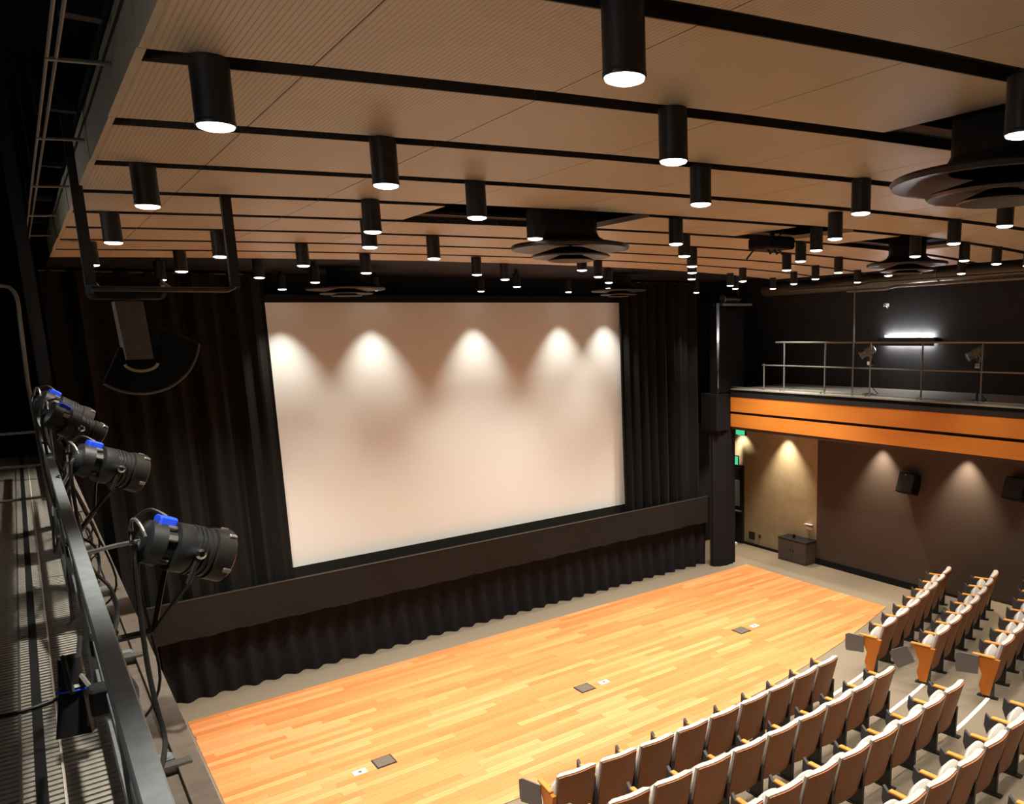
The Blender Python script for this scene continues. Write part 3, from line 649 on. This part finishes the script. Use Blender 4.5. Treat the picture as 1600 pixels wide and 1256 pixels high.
# ------------------------------------------------------------------ catwalk at the viewer's feet
ZK = 4.0
cw = empty('catwalk', (0, 0, ZK)); tag(cw, 'steel grating catwalk along the side wall', 'catwalk')
MB().box((-1.34, -3, -.30), (.36, 15.2, -.12)).build('under_pan', 'black', cw)
slat = MB().box((-1.34, -.014, -.03), (.20, .014, 0)).mesh('slat', 'grating')
y = 2.3
for k in range(290):
    link('slat', slat, cw, (0, y, 0)); y += 0.0445
for x, wd, m in ((-.205, .010, 'steel'), (-.070, .009, 'nosing'), (-.66, .012, 'steel'), (-1.1, .012, 'steel')):
    MB().box((x-wd/2, -2, -.05), (x+wd/2, 15.2, .006)).build('bearing_bar', m, cw)
MB().box((-.160, -2, .001), (-.122, 15.2, .004)).build('rail_shadow_strip', 'metal_black', cw)  # black strip painting the rail's shadow along the grating
MB().box((.20, -3, -.12), (.29, 15.2, .0)).build('inner_plate', 'ledge', cw)
MB().box((.29, -3, -.12), (.373, 15.2, .03)).build('ledge_cap', 'ledge', cw)
MB().box((.345, -3, -.60), (.372, 15.2, -.121)).build('fascia_board', 'fascia_wood', cw)
MB().box((.10, -3, .02), (.112, 15.2, .14)).build('toe_board', 'metal_grey', cw)
hr = empty('catwalk_rail', (.10, 0, ZK)); tag(hr, 'grey flat-topped guard rail beside the viewer on the catwalk', 'railing')
MB().bevel_box((-.035, -1.5, .865), (.012, 12.5, .93), .006).build('top_rail', 'metal_grey', hr)
MB().bevel_box((-.012, -1.5, .47), (.016, 12.5, .53), .004).build('middle_rail', 'metal_grey', hr)
for y in (0.4, 2.45, 4.5, 6.55, 8.6, 10.65, 12.4):
    MB().box((-.02, y-.02, .0), (.012, y+.02, .865)).build('post', 'metal_grey', hr)
for y in (3.45, 4.85, 6.3, 7.8, 9.5):
    MB().box((.02, y-.025, .03), (.24, y+.025, .042)).box((.02, y-.005, -.02), (.24, y+.005, .03)).build('bracket', 'steel', hr)
    MB().bevel_box((.12, y+.06, .0), (.19, y+.12, .04), .01).build('junction_box', 'metal_grey', hr)

LN = [((.445, 3.72, 4.835), (.27, .06, -.125), .104, .34, 'black theatre spotlight on the catwalk rail nearest the viewer'),
      ((.345, 5.60, 4.965), (.26, .07, -.12), .108, .36, 'black theatre spotlight on the catwalk rail, second from the viewer'),
      ((.250, 6.90, 5.105), (.25, .06, -.19), .100, .36, 'black theatre spotlight on the catwalk rail, third from the viewer'),
      ((.225, 7.60, 5.165), (.23, .06, -.17), .105, .36, 'black theatre spotlight on the catwalk rail, fourth and farthest from the viewer')]
for c, d, R, L, lab in LN:
    e = empty('theatre_spotlight', (.10, c[1], ZK+.50)); tag(e, lab, 'spotlight', 'spotlights on the catwalk rail')
    o = Vector(c) - Vector(e.location); M = spot_head(None, e, o, d, R, L)
    B = Vector((.20, .03, .0)) if c[1] < 4 else Vector((.14, .02, o.z-.26))
    for sx in (-1, 1):
        P = M @ Vector((sx*R*1.14, 0, L*.05))
        Q = M @ Vector((sx*R*1.18, -R*1.2, L*.02))
        MB().tube([P, Q, B + (Q-B)*.25, B], .011, 6).build('yoke_arm', 'metal_dark', e)
    MB().tube([B, (.03, .02, B.z*.3), (.02, .02, 0)], .015, 8).build('yoke_stem', 'metal_black', e)
    MB().bevel_box((-.022, -.03, -.04), (.045, .05, .04), .008).build('hook_clamp', 'metal_black', e)
    bk = M @ Vector((0, 0, -L*.5))
    MB().tube([(.012, .0, .38), ((bk.x+.02)*.55, .0, (bk.z+.38)/2), (bk.x+.03, bk.y, bk.z)], .009, 6).build('tail_bar', 'steel', e)
    MB().tube(smooth([bk, bk+Vector((-.03, -.03, -.10)), Vector((bk.x*.8, -.06, -.05)), (.16, -.10, -.25), (.17, -.16, -.40), (.13, -.30, -.46)]), .010, 7).build('cable', 'cable', e)
    MB().tube(smooth([bk+Vector((0, .02, .01)), (bk.x-.02, .03, bk.z-.2), (.20, .05, -.22), (.10, .08, -.40), (.06, .2, -.3), (.02, .25, -.02)]), .006, 6).build('safety_cable', 'cable', e)
# lantern slung inside the rail
e = empty('hanging_spotlight', (.09, 3.12, ZK+.50)); tag(e, 'black lantern with a blue gel edge slung inside the catwalk rail', 'spotlight')
MB().bevel_box((-.05, -.03, -.05), (.012, .05, .05), .01).build('hook_clamp', 'metal_black', e)
M = frame((-.085, 0.15, .08), (-.05, -.25, -1))
MB().lathe([(.02, -.05), (.035, -.04), (.04, .05), (.05, .06)], 18, M, True, True).build('body', 'metal_black', e, None, True)
MB().lathe([(.045, .06), (.072, .22), (.065, .22), (.04, .07)], 4, M @ Matrix.Rotation(PI/4, 4, 'Z'), False, False).build('barn_door', 'black', e)
MB().tube([M @ Vector((.046*math.cos(a), .046*math.sin(a), .07)) for a in [i*PI/6 for i in range(13)]], .004, 6).build('gel_frame', 'blue', e)
MB().tube([(-.02, .0, .0), (-.06, .12, .06), (-.085, .15, .08)], .009, 6).build('yoke_arm', 'pipe', e)
MB().tube([(-.09, 0, .05), (-.1, .12, .14), (-.06, .3, .05), (-.04, .5, .08)], .009, 6).build('cable', 'cable', e)
# loose cables along the ledge
for i, (pts, lab) in enumerate((
        ([(.16, 3.0, 4.01), (.24, 3.5, 4.02), (.17, 3.9, 4.05), (.25, 4.4, 4.02), (.19, 5.0, 4.02), (.26, 5.6, 4.02), (.18, 6.3, 4.02), (.24, 7.5, 4.02)], 'black cable snaking along the ledge plate below the catwalk rail'),
        ([(.06, 4.1, 4.53), (.03, 4.5, 4.38), (.05, 4.9, 4.30), (.06, 5.3, 4.42), (.06, 5.7, 4.53)], 'black cable loop hung inside the catwalk rail, nearer the viewer'),
        ([(.06, 5.9, 4.53), (.03, 6.4, 4.33), (.06, 7.0, 4.53)], 'black cable loop hung inside the catwalk rail, farther from the viewer'),
        ([(-.5, 4.55, 4.012), (-.2, 4.5, 4.012), (.0, 4.58, 4.012), (.08, 4.55, 4.02)], 'thin black cable lying across the catwalk grating'))):
    sm = []
    P = [Vector(p) for p in pts]
    for k in range(len(P)-1):
        a, b, c_, d_ = P[max(k-1, 0)], P[k], P[k+1], P[min(k+2, len(P)-1)]
        for s in range(5):
            t = s/5; sm.append(0.5*((2*b) + (c_-a)*t + (2*a-5*b+4*c_-d_)*t*t + (3*b-a-3*c_+d_)*t**3))
    sm.append(P[-1])
    tag(MB().tube(sm, .009, 6).build('cable', 'cable'), lab, 'cable')

# ladder hoop and post at the far end of the rail
lh = empty('ladder_hoop', (.06, 9.0, ZK)); tag(lh, 'bent grey tube hoop at the far end of the catwalk', 'ladder')
hp = [(0, 0, 0), (0, 0, .8), (-.01, 0, 1.33), (.015, 0, 2.05)] + [(.015-.07*(1-math.cos(a)), 0, 2.05+.13*math.sin(a)) for a in (.4, .8, 1.2, 1.57)] + [(-.4, 0, 2.21)]
MB().tube(hp, .017, 10).build('hoop', 'pipe', lh, None, True)
MB().tube([(-.45, 0, 0), (-.45, 0, 2.1), (-.40, 0, 2.21)], .017, 10).build('stile', 'pipe', lh)
for z in (.3, .6, .9): MB().tube([(-.45, 0, z), (0, 0, z)], .012).build('rung', 'pipe', lh)
st = empty('steel_post', (.18, 9.15, ZK)); tag(st, 'thick dark steel post beside the hoop at the catwalk end', 'post')
MB().box((-.05, -.05, 0), (.05, .05, 4.2)).build('shaft', 'metal_black', st)
MB().box((-.1, -.1, 0), (.1, .1, .015)).build('foot_plate', 'metal_black', st)
bx = empty('junction_cabinet', (-.27, 8.2, 5.95)); tag(bx, 'brown metal cabinet hung at the picture edge above the catwalk', 'cabinet')
MB().bevel_box((-.18, -.1, 0), (.18, .1, .42), .01).build('body', 'ledge', bx)
MB().box((-.16, -.108, .03), (.16, -.101, .39)).build('door', 'ledge', bx)
MB().tube([(-.1, 0, .42), (-.1, 0, 2.2)], .012).build('hanger', 'metal_black', bx)

# steel tie bars between the catwalk roof and the ceiling edge
tb = empty('tie_rail', (.25, 0, 6.75)); tag(tb, 'pair of thin steel rails with cross bars beside the ceiling edge', 'rail')
for dx in (-.012, .016): MB().tube([(dx, 0, 0), (dx, 12.5, 0)], .0065, 6).build('rail', 'pipe', tb)
for y in (2.35, 3.9, 5.4, 7.05, 8.68, 10.3):
    MB().tube([(-.02, y, -.006), (.205, y, .01)], .009, 6).build('cross_bar', 'pipe', tb)
    MB().box((.03, y-.22, .10), (.16, y-.16, .13)).build('bracket', 'metal_black', tb)
    MB().tube([(0, y, 0), (0, y, 1.45)], .006, 6).build('hanger', 'metal_black', tb)
# pipe frame and horn loudspeaker hanging above the stage edge
pf = empty('pipe_frame', (.43, 6.2, 6.02)); tag(pf, 'black pipe frame hanging from the ceiling edge beside the catwalk', 'frame')
MB().box((-.03, -.03, .02), (.03, .03, 1.9)).build('pole', 'metal_black', pf)
MB().box((.80, -.03, .02), (.86, .03, .66)).build('pole', 'metal_black', pf)
MB().tube([(.36, 0, .0), (.78, 0, .0), (.82, 0, .02), (.835, 0, .06)], .017, 8).build('cross_pipe', 'metal_black', pf)
MB().tube([(0, 0, .0), (.36, 0, .0)], .017, 8).build('cross_pipe', 'metal_black', pf)
hs = empty('horn_loudspeaker', (.66, 6.75, 6.12)); tag(hs, 'black horn loudspeaker with curved tan lip hanging above the stage edge', 'loudspeaker')
MB().bevel_box((-.22, -.15, -.14), (.24, .18, .0), .03).build('driver', 'black', hs)
MB().add([(-.08, -.12, -.16), (.09, -.12, -.16), (.10, -.17, -.56), (-.06, -.17, -.56), (-.08, .1, -.16), (.09, .1, -.16), (.10, .12, -.56), (-.06, .12, -.56)],
         [(0,1,2,3),(7,6,5,4),(0,4,5,1),(3,2,6,7),(0,3,7,4),(1,5,6,2)]).build('throat', 'ledge', hs)
def hornf(u, v):
    a = -0.62 + 1.95*u; rr = .12 + .22*v
    return Vector((.02 + (rr+.06)*math.sin(a), -.05-.25*v*math.cos(a)*.4, -.30 - (rr+.10)*math.cos(a) - .06*v))
MB().slab(hornf, lambda u, v: hornf(u, v)+Vector((0, .02, .015)), 16, 6).build('horn', 'black', hs, None, True)
MB().tube([hornf(i/16, 1.0) for i in range(17)], .009, 6).build('lip', 'ledge', hs)
MB().tube([Vector((.02+.10*math.sin(a), -.19, -.58-.06*math.cos(a))) for a in [-1.4+2.8*i/10 for i in range(11)]], .010, 6).build('inner_lip', 'cream', hs)
for x in (-.19, .21):
    MB().lathe([(.018, 0), (.018, .03)], 10, Matrix.Translation((x, -.16, -.05)) @ Matrix.Rotation(PI/2, 4, 'X')).build('bolt', 'chrome', hs)
    MB().tube([(x, 0, 0), (x, -.55, -.09)], .010, 6).build('hanger', 'metal_black', hs)

# assumed work lights on the catwalk's side wall, built like the one on the balcony
for y, lab in ((7.0, 'assumed fluorescent work light on the dark wall above the catwalk, nearer the stage'), (1.6, 'assumed fluorescent work light on the dark wall above the catwalk, beside the viewer')):
    e = empty('fluorescent_light', (-1.33, y, 5.9)); tag(e, lab, 'wall light', 'assumed catwalk work lights')  # added out of view to light the rail and ceiling edge
    MB().box((-.02, -.66, .02), (.10, .66, .14)).build('tray', 'metal_black', e)
    MB().tube([(.03, -.58, .17), (.03, .58, .17)], .013).build('upper_tube', 'tube', e)
    MB().tube([(.03, -.58, -.01), (.03, .58, -.01)], .009).build('lower_tube', 'tube', e)
    MB().box((-.02, -.72, .03), (.08, -.66, .12)).box((-.02, .66, .03), (.08, .70, .12)).build('end_cap', 'black', e)
